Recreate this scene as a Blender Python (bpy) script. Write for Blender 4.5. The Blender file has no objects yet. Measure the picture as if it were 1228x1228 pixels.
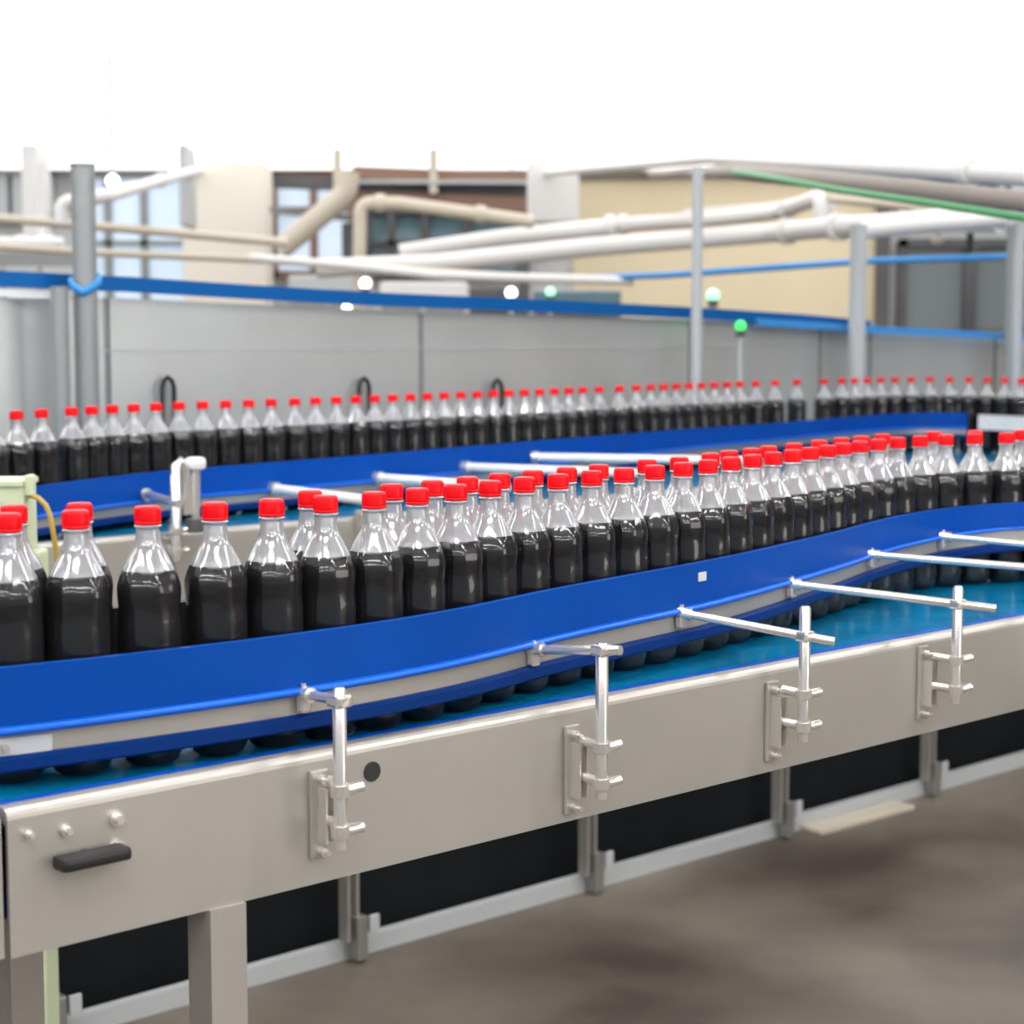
import bpy, bmesh, math, random
from mathutils import Vector, Matrix
random.seed(7)
C = bpy.data.collections.new('bottling_hall'); bpy.context.scene.collection.children.link(C)
SC = bpy.context.scene
# ---------------------------------------------------------------- camera, light, exposure
F = 2200.0; PITCH = math.atan(214/2200); EY = 1.665
cam = bpy.data.objects.new('camera', bpy.data.cameras.new('camera')); C.objects.link(cam)
cam.location = (0, 0, EY); cam.rotation_euler = (math.pi/2-PITCH, 0, 0)
cam.data.sensor_width = 36; cam.data.lens = F/1228*36; cam.data.clip_end = 100
cam.data.dof.use_dof = True; cam.data.dof.focus_distance = 2.6; cam.data.dof.aperture_fstop = 5.2
SC.camera = cam
w = bpy.data.worlds.new('world'); SC.world = w; w.use_nodes = True
w.node_tree.nodes['Background'].inputs[0].default_value = (.86, .93, 1, 1)
w.node_tree.nodes['Background'].inputs[1].default_value = .38
SC.view_settings.view_transform = 'Standard'; SC.view_settings.look = 'None'
SC.view_settings.gamma = 1; SC.view_settings.use_curve_mapping = False
SC.view_settings.exposure = 0.0
SC.cycles.transparent_max_bounces = 40
CEIL_GLOW, LAMP_GLOW, SIDE_W = 1.6, 22.0, 62

def area(name, loc, target, sx, sy, power, col=(1, 1, 1)):
    l = bpy.data.lights.new(name, 'AREA'); l.shape = 'RECTANGLE'; l.size = sx; l.size_y = sy
    l.energy = power; l.color = col
    o = bpy.data.objects.new(name, l); C.objects.link(o); o.location = loc
    o.rotation_euler = (Vector(target)-Vector(loc)).to_track_quat('-Z', 'Y').to_euler()
    return o
# added area light at the right, brightens panel and bottle sides; no window there
area('added_side_light', (6.5, .2, 1.9), (0, 3.0, 1.2), 2.6, 2.0, SIDE_W, (1, .97, .92))

# ---------------------------------------------------------------- helpers
def ray(x, y):
    a = (x-614)/F; b = -(y-614)/F
    return Vector((a, math.cos(PITCH)+b*math.sin(PITCH), -math.sin(PITCH)+b*math.cos(PITCH)))
def onz(x, y, z):
    r = ray(x, y); t = (z-EY)/r.z; return Vector((r.x*t, r.y*t, z))
def ond(x, y, Y):
    r = ray(x, y); t = Y/r.y; return Vector((r.x*t, Y, EY+r.z*t))
def onplane(x, y, A, n):      # vertical plane through A with horizontal normal n
    r = ray(x, y); o = Vector((0, 0, EY)); A = Vector((A[0], A[1], 0)); n = Vector((n[0], n[1], 0))
    t = (A-o).dot(n)/r.dot(n); return o+r*t

def mat(name, col, rough=.5, metal=0, emit=None, es=1, coat=0, noise=0, nscale=8, bump=0, stretch=None, spec=.5):
    m = bpy.data.materials.new(name); m.use_nodes = True; nt = m.node_tree; b = nt.nodes['Principled BSDF']
    b.inputs['Base Color'].default_value = (*col, 1); b.inputs['Roughness'].default_value = rough
    b.inputs['Metallic'].default_value = metal; b.inputs['Coat Weight'].default_value = coat
    b.inputs['Specular IOR Level'].default_value = spec
    if emit: b.inputs['Emission Color'].default_value = (*emit, 1); b.inputs['Emission Strength'].default_value = es
    if noise or bump:
        tc = nt.nodes.new('ShaderNodeTexCoord'); mp = nt.nodes.new('ShaderNodeMapping')
        if stretch: mp.inputs['Scale'].default_value = stretch
        nz = nt.nodes.new('ShaderNodeTexNoise'); nz.inputs['Scale'].default_value = nscale; nz.inputs['Detail'].default_value = 5
        nt.links.new(tc.outputs['Object'], mp.inputs['Vector']); nt.links.new(mp.outputs['Vector'], nz.inputs['Vector'])
        if noise:
            r = nt.nodes.new('ShaderNodeValToRGB')
            r.color_ramp.elements[0].position = .3; r.color_ramp.elements[1].position = .7
            r.color_ramp.elements[0].color = (*[c*(1-noise) for c in col], 1)
            r.color_ramp.elements[1].color = (*[min(1, c*(1+noise*.5)) for c in col], 1)
            nt.links.new(nz.outputs['Fac'], r.inputs['Fac']); nt.links.new(r.outputs['Color'], b.inputs['Base Color'])
        if bump:
            bp = nt.nodes.new('ShaderNodeBump'); bp.inputs['Strength'].default_value = bump; bp.inputs['Distance'].default_value = .01
            nt.links.new(nz.outputs['Fac'], bp.inputs['Height']); nt.links.new(bp.outputs['Normal'], b.inputs['Normal'])
    return m
M = dict(
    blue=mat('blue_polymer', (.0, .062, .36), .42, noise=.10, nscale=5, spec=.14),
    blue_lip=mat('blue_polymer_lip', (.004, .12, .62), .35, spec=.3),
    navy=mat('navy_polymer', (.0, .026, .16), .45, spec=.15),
    belt=mat('teal_belt', (.0, .19, .40), .2, noise=.3, nscale=9, bump=.3, stretch=(1, 1, .2), spec=.4, coat=.25),
    steel=mat('brushed_stainless', (.47, .447, .41), .42, .55, noise=.08, nscale=3, bump=.02),
    steel_bright=mat('polished_steel', (.80, .77, .73), .24, .75),
    steel_dark=mat('dark_steel', (.33, .32, .30), .4, .6),  # darker steel tone for cross members and feet
    fence=mat('fence_sheet', (.66, .68, .67), .38, .6, noise=.10, nscale=2.2),
    post=mat('grey_post', (.30, .31, .31), .45, .3),
    paint=mat('light_grey_paint', (.52, .54, .55), .45),
    white=mat('white_paint', (.82, .81, .80), .5),
    pipe=mat('pipe_white', (.78, .76, .74), .35),
    pipe_beige=mat('pipe_beige', (.62, .55, .45), .45),
    pipe_brown=mat('pipe_brown', (.30, .25, .22), .45),
    green=mat('green_pipe', (.10, .36, .14), .4),
    skyblue=mat('sky_blue_pipe', (.05, .30, .72), .4),
    cream=mat('cream_wall', (.86, .74, .52), .7, noise=.06, nscale=1),
    cream_col=mat('cream_column', (.93, .86, .76), .7),
    wall=mat('pale_wall', (.66, .67, .68), .7, noise=.1, nscale=1),
    ceiling=mat('white_ceiling', (.93, .93, .93), .8),
    darkbox=mat('dark_equipment', (.10, .10, .105), .5, noise=.4, nscale=2),
    black=mat('black_rubber', (.012, .012, .013), .5),
    hole=mat('dark_grey_plug', (.02, .02, .022), .55),
    under_shade=mat('painted_shade', (.010, .012, .014), .8, noise=.3, nscale=3, spec=.1),  # near-black colour standing for shade behind the far legs
    rust=mat('brown_beam', (.26, .15, .11), .6),
    diffuser=mat('added_ceiling_glow', (.9, .9, .9), .5, emit=(1, 1, 1), es=CEIL_GLOW),  # glow of the panels added to the far ceiling
    lamp=mat('lamp_tube_panel', (.9, .9, .9), .5, emit=(1, .99, .97), es=LAMP_GLOW),
    day=mat('day_pane', (.5, .6, .7), .15, emit=(.62, .74, .9), es=.62),
    dimpane=mat('dim_pane', (.20, .23, .24), .15, spec=.6),
    tealpane=mat('teal_pane', (.14, .24, .28), .15),
    glow_green=mat('green_lens', (.1, .9, .2), .4, emit=(.03, .85, .10), es=1.2),
    glow_mint=mat('mint_lens', (.6, 1, .8), .4, emit=(.25, 1, .55), es=1.3),
    glow_white=mat('white_lens', (1, 1, 1), .4, emit=(1, 1, 1), es=4),
    machine=mat('pale_green_enamel', (.60, .67, .45), .45, noise=.06),
    label=mat('grey_label', (.62, .63, .66), .5),
    cable=mat('yellow_cable', (.50, .33, .06), .5),
    cap=mat('red_cap', (.80, .0, .006), .36, spec=.25),
    strip=mat('strip_blue', (.0, .105, .36), .45, spec=.2),
    liquid=mat('dark_drink', (.006, .005, .008), .25, spec=.4),
)
def clear(name, tint, white, rough, edge, ior=1.5):
    m = bpy.data.materials.new(name); m.use_nodes = True; nt = m.node_tree
    for n in list(nt.nodes): nt.nodes.remove(n)
    out = nt.nodes.new('ShaderNodeOutputMaterial'); tr = nt.nodes.new('ShaderNodeBsdfTransparent')
    tr.inputs[0].default_value = (*tint, 1)
    pb = nt.nodes.new('ShaderNodeBsdfPrincipled'); pb.inputs['Base Color'].default_value = (.86, .88, .93, 1)
    pb.inputs['Roughness'].default_value = rough; pb.inputs['Specular IOR Level'].default_value = .9
    pb.inputs['Coat Weight'].default_value = 1; pb.inputs['Coat Roughness'].default_value = .06
    lw = nt.nodes.new('ShaderNodeLayerWeight'); lw.inputs['Blend'].default_value = .35
    mr = nt.nodes.new('ShaderNodeMapRange'); mr.inputs['To Min'].default_value = white; mr.inputs['To Max'].default_value = edge
    nt.links.new(lw.outputs['Facing'], mr.inputs['Value'])
    # a thin film of clear plastic: mostly see-through, glossy on top
    gl = nt.nodes.new('ShaderNodeBsdfGlossy'); gl.inputs['Roughness'].default_value = .06
    mx = nt.nodes.new('ShaderNodeMixShader'); nt.links.new(mr.outputs[0], mx.inputs[0])
    nt.links.new(tr.outputs[0], mx.inputs[1]); nt.links.new(pb.outputs[0], mx.inputs[2])
    fr = nt.nodes.new('ShaderNodeFresnel'); fr.inputs[0].default_value = ior
    m2 = nt.nodes.new('ShaderNodeMixShader'); nt.links.new(fr.outputs[0], m2.inputs[0])
    nt.links.new(mx.outputs[0], m2.inputs[1]); nt.links.new(gl.outputs[0], m2.inputs[2])
    nt.links.new(m2.outputs[0], out.inputs[0]); return m
M['clear'] = clear('clear_plastic', (.97, .98, .99), .36, .15, .62, 1.95)
M['clear_body'] = clear('clear_plastic_filled', (.98, .98, .98), .006, .25, .04, 1.5)

def tag(o, label=None, cat=None, group=None, kind=None):
    if label: o['label'] = label
    if cat: o['category'] = cat
    if group: o['group'] = group
    if kind: o['kind'] = kind
    return o
def empty(name, loc, label, cat, group=None, rz=0):
    o = bpy.data.objects.new(name, None); C.objects.link(o); o.location = loc; o.rotation_euler = (0, 0, rz)
    o.empty_display_size = .05
    return tag(o, label, cat, group)

class MB:
    """collects shapes in world coordinates; build() links them as one mesh object"""
    def __init__(s): s.v = []; s.f = []; s.sm = []; s.mi = []
    def add(s, vs, fs, smooth=False, mi=0):
        k = len(s.v); s.v += [Vector(v) for v in vs]
        for f in fs: s.f.append([k+i for i in f]); s.sm.append(smooth); s.mi.append(mi)
        return s
    def box(s, c, size, rz=0, mi=0):
        c = Vector(c); R = Matrix.Rotation(rz, 3, 'Z'); h = [q/2 for q in size]
        vs = [c+R@Vector((x*h[0], y*h[1], z*h[2])) for x in (-1, 1) for y in (-1, 1) for z in (-1, 1)]
        return s.add(vs, [(0, 1, 3, 2), (4, 6, 7, 5), (0, 4, 5, 1), (2, 3, 7, 6), (0, 2, 6, 4), (1, 5, 7, 3)], mi=mi)
    def bbox(s, c, size, b, rz=0):     # bevelled box
        bm = bmesh.new(); bmesh.ops.create_cube(bm, size=1)
        bmesh.ops.scale(bm, vec=size, verts=bm.verts)
        bmesh.ops.bevel(bm, geom=list(bm.edges), offset=b, segments=2, affect='EDGES', profile=.6)
        bm.transform(Matrix.Translation(Vector(c))@Matrix.Rotation(rz, 4, 'Z'))
        bm.verts.index_update()
        s.add([v.co.copy() for v in bm.verts], [[v.index for v in f.verts] for f in bm.faces]); bm.free(); return s
    def tube(s, pts, r, n=14, cap=True, flat=1.0):
        pts = [Vector(p) for p in pts]; rings = []; up0 = None
        rr = r if isinstance(r, (list, tuple)) else [r]*len(pts)
        for i, p in enumerate(pts):
            d = (pts[min(i+1, len(pts)-1)]-pts[max(i-1, 0)]).normalized()
            if up0 is None: up0 = Vector((0, 0, 1)) if abs(d.z) < .9 else Vector((1, 0, 0))
            a = d.cross(up0).normalized(); b = a.cross(d).normalized(); up0 = b
            rings.append([p+(a*math.cos(2*math.pi*k/n)+b*math.sin(2*math.pi*k/n)*flat)*rr[i] for k in range(n)])
        vs = [q for g in rings for q in g]; fs = []
        for i in range(len(pts)-1):
            for k in range(n): fs.append((i*n+k, i*n+(k+1) % n, (i+1)*n+(k+1) % n, (i+1)*n+k))
        s.add(vs, fs, True)
        if cap:
            k0 = len(s.v)
            s.add(rings[0], [list(range(n))[::-1]]); s.add(rings[-1], [list(range(n))])
        return s
    def lathe(s, prof, n=24, c=(0, 0, 0), fl=None, mi=None, caps=(True, True)):
        vs = []; fs = []; c = Vector(c)
        for (z, r) in prof:
            for k in range(n):
                a = 2*math.pi*k/n; q = r*(fl(z, a) if fl else 1)
                vs.append(c+Vector((q*math.cos(a), q*math.sin(a), z)))
        k0 = len(s.f)
        for i in range(len(prof)-1):
            for k in range(n): fs.append((i*n+k, i*n+(k+1) % n, (i+1)*n+(k+1) % n, (i+1)*n+k))
        s.add(vs, fs, True)
        if mi:
            for j in range(k0, len(s.f)):
                i = (j-k0)//n; s.mi[j] = mi((prof[i][0]+prof[i+1][0])/2)
        if caps[0]: s.add(vs[:n], [list(range(n))[::-1]], mi=s.mi[k0])
        if caps[1]: s.add(vs[-n:], [list(range(n))], mi=s.mi[-1])
        return s
    def sweep(s, path, prof, zf=None, smooth=False, closed=True):
        """path: list of (x,y); prof: list of (offset to the right of travel, z); zf(i, j) gives z override"""
        n = len(prof); vs = []; fs = []
        for i, p in enumerate(path):
            a = Vector(path[max(i-1, 0)]); b = Vector(path[min(i+1, len(path)-1)]); d = (b-a).normalized()
            nn = Vector((d.y, -d.x))
            for j, (o, z) in enumerate(prof):
                zz = zf(i, z) if zf else z
                vs.append(Vector((p[0]+nn.x*o, p[1]+nn.y*o, zz)))
        for i in range(len(path)-1):
            for j in range(n if closed else n-1): fs.append((i*n+j, (i+1)*n+j, (i+1)*n+(j+1) % n, i*n+(j+1) % n))
        s.add(vs, fs, smooth)
        if closed: s.add(vs[:n], [list(range(n))]); s.add(vs[-n:], [list(range(n))[::-1]])
        return s
    def mesh(s, name, mats, origin=(0, 0, 0)):
        o = Vector(origin); me = bpy.data.meshes.new(name)
        me.from_pydata([v-o for v in s.v], [], s.f); me.validate()
        for m in (mats if isinstance(mats, (list, tuple)) else [mats]): me.materials.append(m)
        if len(me.polygons) == len(s.f):
            me.polygons.foreach_set('use_smooth', s.sm); me.polygons.foreach_set('material_index', s.mi)
        bm = bmesh.new(); bm.from_mesh(me); bmesh.ops.recalc_face_normals(bm, faces=bm.faces); bm.to_mesh(me); bm.free()
        return me
    def build(s, name, m, parent=None, label=None, cat=None, group=None, kind=None):
        if parent is None:
            lo = Vector([min(v[i] for v in s.v) for i in range(3)]); hi = Vector([max(v[i] for v in s.v) for i in range(3)])
            org = Vector(((lo.x+hi.x)/2, (lo.y+hi.y)/2, lo.z))
            o = bpy.data.objects.new(name, s.mesh(name, m, org)); o.location = org
        else:
            W = Matrix.Identity(4); q = parent
            while q: W = Matrix.LocRotScale(q.location, q.rotation_euler, q.scale)@W; q = q.parent
            Wi = W.inverted(); s.v = [Wi@v for v in s.v]
            o = bpy.data.objects.new(name, s.mesh(name, m)); o.parent = parent
        C.objects.link(o); return tag(o, label, cat, group, kind)

def interp(path, ds):
    """resample a polyline (Catmull-Rom smoothed) at spacing ds"""
    P = [Vector(p) for p in path]; P = [2*P[0]-P[1]]+P+[2*P[-1]-P[-2]]; out = []
    for i in range(1, len(P)-2):
        for k in range(16):
            t = k/16; a, b, c, d = P[i-1:i+3]
            out.append(.5*((2*b)+(c-a)*t+(2*a-5*b+4*c-d)*t*t+(3*b-a-3*c+d)*t**3))
    out.append(P[-2]); res = [out[0]]; acc = 0
    for i in range(1, len(out)):
        seg = (out[i]-out[i-1]).length
        while acc+seg >= ds:
            q = (ds-acc)/seg; n = out[i-1].lerp(out[i], q); res.append(n); out[i-1] = n
            seg = (out[i]-n).length; acc = 0
        acc += seg
    return res
def offset(path, o):
    r = []
    for i, p in enumerate(path):
        d = (path[min(i+1, len(path)-1)]-path[max(i-1, 0)]).normalized(); r.append(p+Vector((d.y, -d.x))*o)
    return r
def lin(keys, x):
    if x <= keys[0][0]: return keys[0][1]
    for (a, u), (b, v) in zip(keys, keys[1:]):
        if x <= b: return u+(v-u)*(x-a)/(b-a)
    return keys[-1][1]
ONES = 'first second third fourth fifth sixth seventh eighth ninth tenth eleventh twelfth thirteenth fourteenth fifteenth sixteenth seventeenth eighteenth nineteenth'.split()
TENS = ['', '', 'twent', 'thirt', 'fort', 'fift', 'sixt', 'sevent', 'eight', 'ninet']
def ordinal(n):
    if n < 20: return ONES[n-1]
    return TENS[n//10]+('ieth' if n % 10 == 0 else 'y-'+ONES[n % 10-1])

# ---------------------------------------------------------------- the hall
CZ = 3.245; WY = 18.0
def floor_mat():
    m = bpy.data.materials.new('stained_concrete'); m.use_nodes = True; nt = m.node_tree; b = nt.nodes['Principled BSDF']
    tc = nt.nodes.new('ShaderNodeTexCoord')
    n1 = nt.nodes.new('ShaderNodeTexNoise'); n1.inputs['Scale'].default_value = 1.3; n1.inputs['Detail'].default_value = 6
    r = nt.nodes.new('ShaderNodeValToRGB'); e = r.color_ramp.elements
    e[0].position = .35; e[0].color = (.060, .043, .034, 1); e[1].position = .68; e[1].color = (.22, .185, .15, 1)
    nt.links.new(tc.outputs['Object'], n1.inputs['Vector']); nt.links.new(n1.outputs['Fac'], r.inputs['Fac'])
    nt.links.new(r.outputs['Color'], b.inputs['Base Color']); b.inputs['Roughness'].default_value = .45
    return m
MB().box((0, 8.5, -.05), (28, 27, .1)).build('floor', floor_mat(), kind='structure')
MB().box((0, 8.5, CZ+.05), (28, 27, .1)).build('ceiling', M['ceiling'], kind='structure')
MB().box((0, WY+.1, CZ/2), (28, .2, CZ)).build('wall_back', M['wall'], kind='structure')
MB().box((-13.9, 8.5, CZ/2), (.2, 27, CZ)).build('wall_left', M['wall'], kind='structure')
MB().box((13.9, 8.5, CZ/2), (.2, 27, CZ)).build('wall_right', M['cream'], kind='structure')
def wallrect(x0, y0, x1, y1, Y, thick, name, m, **k):
    a = ond(x0, y1, Y); b = ond(x1, y0, Y)
    o = MB().box(((a.x+b.x)/2, Y+thick/2, (a.z+b.z)/2), (b.x-a.x, thick, b.z-a.z))
    return o.build(name, m, **k) if name else o
# cream cladding on the right half of the back wall
a = ond(688, 210, WY-.06); b = ond(1068, 210, WY-.06)
MB().box(((a.x+b.x)/2, WY-.03, CZ/2), (b.x-a.x, .06, CZ)).build('wall_cladding', M['cream'], kind='structure')
a = ond(1066, 0, WY-.2); MB().box((a.x, WY-.1, CZ/2), (.12, .2, CZ)).build('trim_1', M['darkbox'], kind='structure')
# windows
def window(n, x0, y0, x1, y1, pane, bars, hb, fm, Y=WY, bw=.07, fr=.08):
    a = ond(x0, y1, Y); b = ond(x1, y0, Y); b.z = min(b.z, CZ-.02); cx = (a.x+b.x)/2; cz = (a.z+b.z)/2
    root = MB().box((cx, Y-.03, cz), (b.x-a.x, .03, b.z-a.z)).build('window_%d' % n, M[pane], kind='structure')
    f = MB()
    for xx in (a.x, b.x): f.box((xx, Y-.09, cz), (fr, .1, b.z-a.z+fr))
    for zz in (a.z, b.z): f.box((cx, Y-.09, zz), (b.x-a.x+fr, .1, fr))
    for q in bars: x = ond(q, 300, Y).x; f.box((x, Y-.09, cz), (bw, .08, b.z-a.z))
    for q in hb: z = ond(600, q, Y).z; f.box((cx, Y-.09, z), (b.x-a.x, .08, bw*.7))
    f.build('window_frame', M[fm], root)
window(1, 112, 210, 228, 400, 'day', [133, 176], [292], 'post')
window(2, -150, 206, 62, 262, 'dimpane', [-60, 9, 27], [], 'paint', bw=.1)
window(3, 1078, 292, 1330, 400, 'dimpane', [1161, 1245], [], 'darkbox', bw=.12)
window(4, 330, 212, 424, 330, 'day', [378], [252], 'rust')
window(5, 440, 252, 628, 330, 'tealpane', [470, 510, 560], [292], 'darkbox')
window(6, 1078, 212, 1330, 262, 'dimpane', [1195], [], 'paint')
def pilaster(x0, x1, y1, label, m, name='wall_column', Y=17.0):
    a = ond(x0, y1, Y); b = ond(x1, y1, Y); z0 = a.z if y1 < 500 else 0
    g = MB().bbox(((a.x+b.x)/2, Y+.2, (z0+CZ)/2), (b.x-a.x, .5, CZ-z0-.004), .03)
    return g.build(name, M[m], label=label, cat='column')
pilaster(230, 328, 900, 'broad cream square column reaching the ceiling left of centre', 'cream_col', 'building_column')
pilaster(632, 694, 268, 'white square duct box coming down from the ceiling right of centre', 'white', 'ceiling_duct')
pilaster(44, 62, 900, 'narrow white column at the far left beside the dark slatted window', 'white', 'building_column', 15.5)
pilaster(216, 226, 272, 'slim grey hanger post from the ceiling beside the cream column', 'paint', 'ceiling_hanger', 15.5)

# dark mezzanine of brown beams behind the centre
mz = empty('mezzanine', (ond(480, 300, 16).x, 16, 0), 'dark mezzanine of brown steel beams under the ceiling at centre', 'mezzanine')
def beam(x0, y0, x1, y1, Y, h, dep, m, parent, name='beam'):
    a = ond(x0, y0, Y); b = ond(x1, y1, Y); d = b-a; n = Vector((0, 0, 1))*h/2; k = Vector((0, dep/2, 0))
    vs = [p+s*n+t*k for p in (a, b) for s in (-1, 1) for t in (-1, 1)]
    return MB().add(vs, [(0, 1, 3, 2), (4, 6, 7, 5), (0, 4, 5, 1), (2, 3, 7, 6), (0, 2, 6, 4), (1, 5, 7, 3)]).build(name, M[m], parent)
beam(425, 208, 632, 216, 16, .10, .3, 'rust', mz); beam(425, 225, 632, 229, 16.1, .09, .3, 'darkbox', mz)
beam(330, 218, 425, 222, 16, .09, .3, 'darkbox', mz); beam(425, 240, 632, 246, 16, .13, .3, 'rust', mz)
beam(325, 252, 425, 262, 16.3, .05, .2, 'post', mz); beam(425, 218, 632, 219, 15.8, .03, .1, 'paint', mz, 'handrail')
for q in (405, 520): 
    p = ond(q, 232, 15.8); MB().box((p.x, 15.8, (p.z+CZ)/2), (.07, .07, CZ-p.z)).build('hanger_rod', M['pipe_beige'], mz)
p = ond(418, 330, 15.8); MB().box((p.x, 15.8, 1.3), (.1, .1, 2.6)).build('support_post', M['darkbox'], mz)
p = ond(628, 330, 15.8); MB().box((p.x, 15.8, 1.25), (.1, .1, 2.5)).build('support_post', M['darkbox'], mz)
# plant equipment standing far behind
def cabinet(name, x0, x1, yt, Y, m, label, cat, dep=.6, doors=2, dm='post'):
    a = ond(x0, yt, Y); b = ond(x1, yt, Y); cx = (a.x+b.x)/2; W = b.x-a.x
    r = empty(name, (cx, Y+dep/2, 0), label, cat)
    MB().bbox((cx, Y+dep/2, a.z/2), (W, dep, a.z), .02).build('body', M[m], r)
    for i in range(doors):
        dw = W/doors
        d = MB().bbox((a.x+dw*(i+.5), Y-.012, a.z/2), (dw*.92, .024, a.z*.9), .008).build('door', M[dm], r)
        MB().box((a.x+dw*(i+.5)+dw*.36, Y-.035, a.z*.55), (.03, .03, .14)).build('handle', M['steel_bright'], d)
cabinet('plant_cabinet', 345, 440, 330, 13.5, 'paint', 'pale grey equipment cabinet far behind the fence left of centre', 'cabinet')
cabinet('plant_cabinet', 455, 560, 338, 13.2, 'white', 'white equipment cabinet far behind the fence at centre', 'cabinet')
cabinet('plant_cabinet', 640, 745, 348, 13.0, 'tealpane', 'dark teal equipment cabinet far behind the fence right of centre', 'cabinet', dm='darkbox')
cabinet('plant_cabinet', -40, 92, 300, 12.5, 'post', 'grey equipment cabinet far left behind the wrapped post', 'cabinet', doors=3, dm='paint')
cabinet('plant_cabinet', 560, 622, 345, 14.2, 'darkbox', 'narrow charcoal equipment cabinet behind the centre pipes', 'cabinet', doors=1, dm='darkbox')

# pipes
def pipe(name, pts, th, m, label, cat='pipe', flanges=(), flat=1.0, group=None, parts=None):
    """pts: (x, y, depth); th: diameter in metres"""
    P = [ond(*p) for p in pts]; Q = []
    for i, p in enumerate(P):
        if 0 < i < len(P)-1:
            a = (P[i-1]-p); b = (P[i+1]-p); r = min(a.length, b.length, th*2)*.45
            ang = a.angle(b)
            if ang < 2.8:
                A = p+a.normalized()*r; B = p+b.normalized()*r
                for k in range(7): t = k/6; Q.append(A*(1-t)**2+p*2*t*(1-t)+B*t*t)
                continue
        Q.append(p)
    lo = sum(Q, Vector())/len(Q)
    if not flanges: return MB().tube(Q, th/2, flat=flat).build(name, M[m], label=label, cat=cat, group=group)
    r = empty(name, P[0], label, cat, group)
    MB().tube(Q, th/2, flat=flat).build('pipe_run', M[m], r)
    for (i, t) in flanges:
        c = P[i].lerp(P[i+1], t); d = (P[i+1]-P[i]).normalized()*.03
        MB().tube([c-d, c+d], th/2*1.35).build('flange', M[m], r)
    return r
pipe('process_pipe', [(-60, 258, 10), (90, 269, 10), (345, 291, 10)], .05, 'pipe_beige', 'upper thin beige pipe running from far left to the cream column')
pipe('process_pipe', [(-60, 292, 10.5), (90, 302, 10.5), (345, 313, 10.5), (640, 334, 10.5)], .042, 'pipe_beige', 'lower thin beige pipe running across left half above the blue strip')
pipe('process_pipe', [(300, 309, 9.8), (420, 319, 9.8), (520, 330, 9.8), (760, 337, 9.8)], .05, 'pipe', 'thin pale pipe sagging low through the centre above the blue strip')
pipe('process_pipe', [(424, 708, 11.5), (432, 243, 11.5), (480, 244, 11.5), (640, 266, 11.5)], .085, 'pipe_beige', 'beige pipe bent into an upright goalpost at centre', flanges=[(1, .5), (2, .6)])
pipe('process_pipe', [(480, 304, 12), (600, 286, 12), (735, 272, 12)], .12, 'pipe', 'upper white pipe rising to the right below the white duct box', flanges=[(1, .98)])
pipe('process_pipe', [(380, 322, 11), (520, 316, 11), (700, 297, 11), (930, 279, 11), (1010, 272, 10), (1150, 262, 9.4), (1200, 266, 9.2)], .115, 'pipe', 'thick white pipe crossing the right half toward the right edge post', flanges=[(3, .2), (3, .95)])
pipe('process_pipe', [(735, 270, 12), (860, 262, 12), (935, 254, 12), (985, 236, 11), (986, 280, 11)], .10, 'pipe', 'white pipe ending in a downward elbow left of the white guard post', flanges=[(0, .1), (2, .2)])
pipe('process_pipe', [(990, 238, 11), (1060, 244, 10.8), (1150, 254, 10.4), (1213, 262, 10.0)], .055, 'pipe_beige', 'beige pipe leaving the elbow toward the right edge', flanges=[(1, .5)])
pipe('process_pipe', [(640, 209, 17.8), (850, 190, 11), (985, 197, 8), (1100, 203, 7), (1228, 211, 6.4), (1320, 219, 6)], .07, 'pipe', 'thick pale pipe high at the upper right above the green pipe', flanges=[(3, .5)])
pipe('process_pipe', [(780, 209, 17.8), (880, 206, 8.4), (980, 215, 7.2), (1100, 228, 6.6), (1228, 242, 6.2), (1320, 252, 5.9)], .072, 'pipe_brown', 'dark brown pipe beneath the thick pale pipe at upper right')
pipe('process_pipe', [(880, 206, 8.3), (893, 208, 7.9), (940, 216, 7.3), (1013, 229, 6.8), (1130, 246, 6.2), (1228, 261, 5.95), (1320, 272, 5.8)], .026, 'green', 'green pipe sloping down beneath the brown pipe at upper right')
pipe('process_pipe', [(690, 334, 10), (800, 330, 9.6), (940, 320, 9), (1040, 313, 9.4), (1228, 307, 9.3), (1300, 306, 9.3)], .034, 'skyblue', 'bright blue pipe crossing the cream wall and the right window')
pipe('cable_tray', [(335, 300, 15.5), (415, 232, 15.5), (418, 206, 15.5)], .19, 'pipe_beige', 'beige diagonal chute left of the goalpost pipe', 'chute')
pipe('ventilation_duct', [(72, 268, 9), (74, 243, 9), (130, 234, 9), (222, 208, 13), (240, 204, 17.9)], .07, 'white', 'white diagonal duct with a bent end behind the grey post', 'duct', flanges=[(2, .6)])
pipe('valve_pipe', [(50, 305, 12.8), (50, 285, 12.8), (50, 240, 12.8), (50, 196, 12.8)], .05, 'white', 'white upright pipe with flanges at far left', flanges=[(0, .5), (0, .95)])
pipe('valve_pipe', [(-20, 290, 12.7), (36, 291, 12.7), (76, 291, 12.7)], .075, 'white', 'short thick white pipe with flanges at far left', flanges=[(0, .8), (1, .6)])
pipe('process_pipe', [(820, 256, 13), (960, 244, 12.6), (1000, 248, 12)], .05, 'pipe', 'thin grey pipe high on the cream wall')
pipe('overhead_rail', [(690, 213, 17.9), (835, 211, 17.9), (1000, 211, 17.9)], .045, 'post', 'thin grey rail along the top of the cream wall', 'rail')

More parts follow.
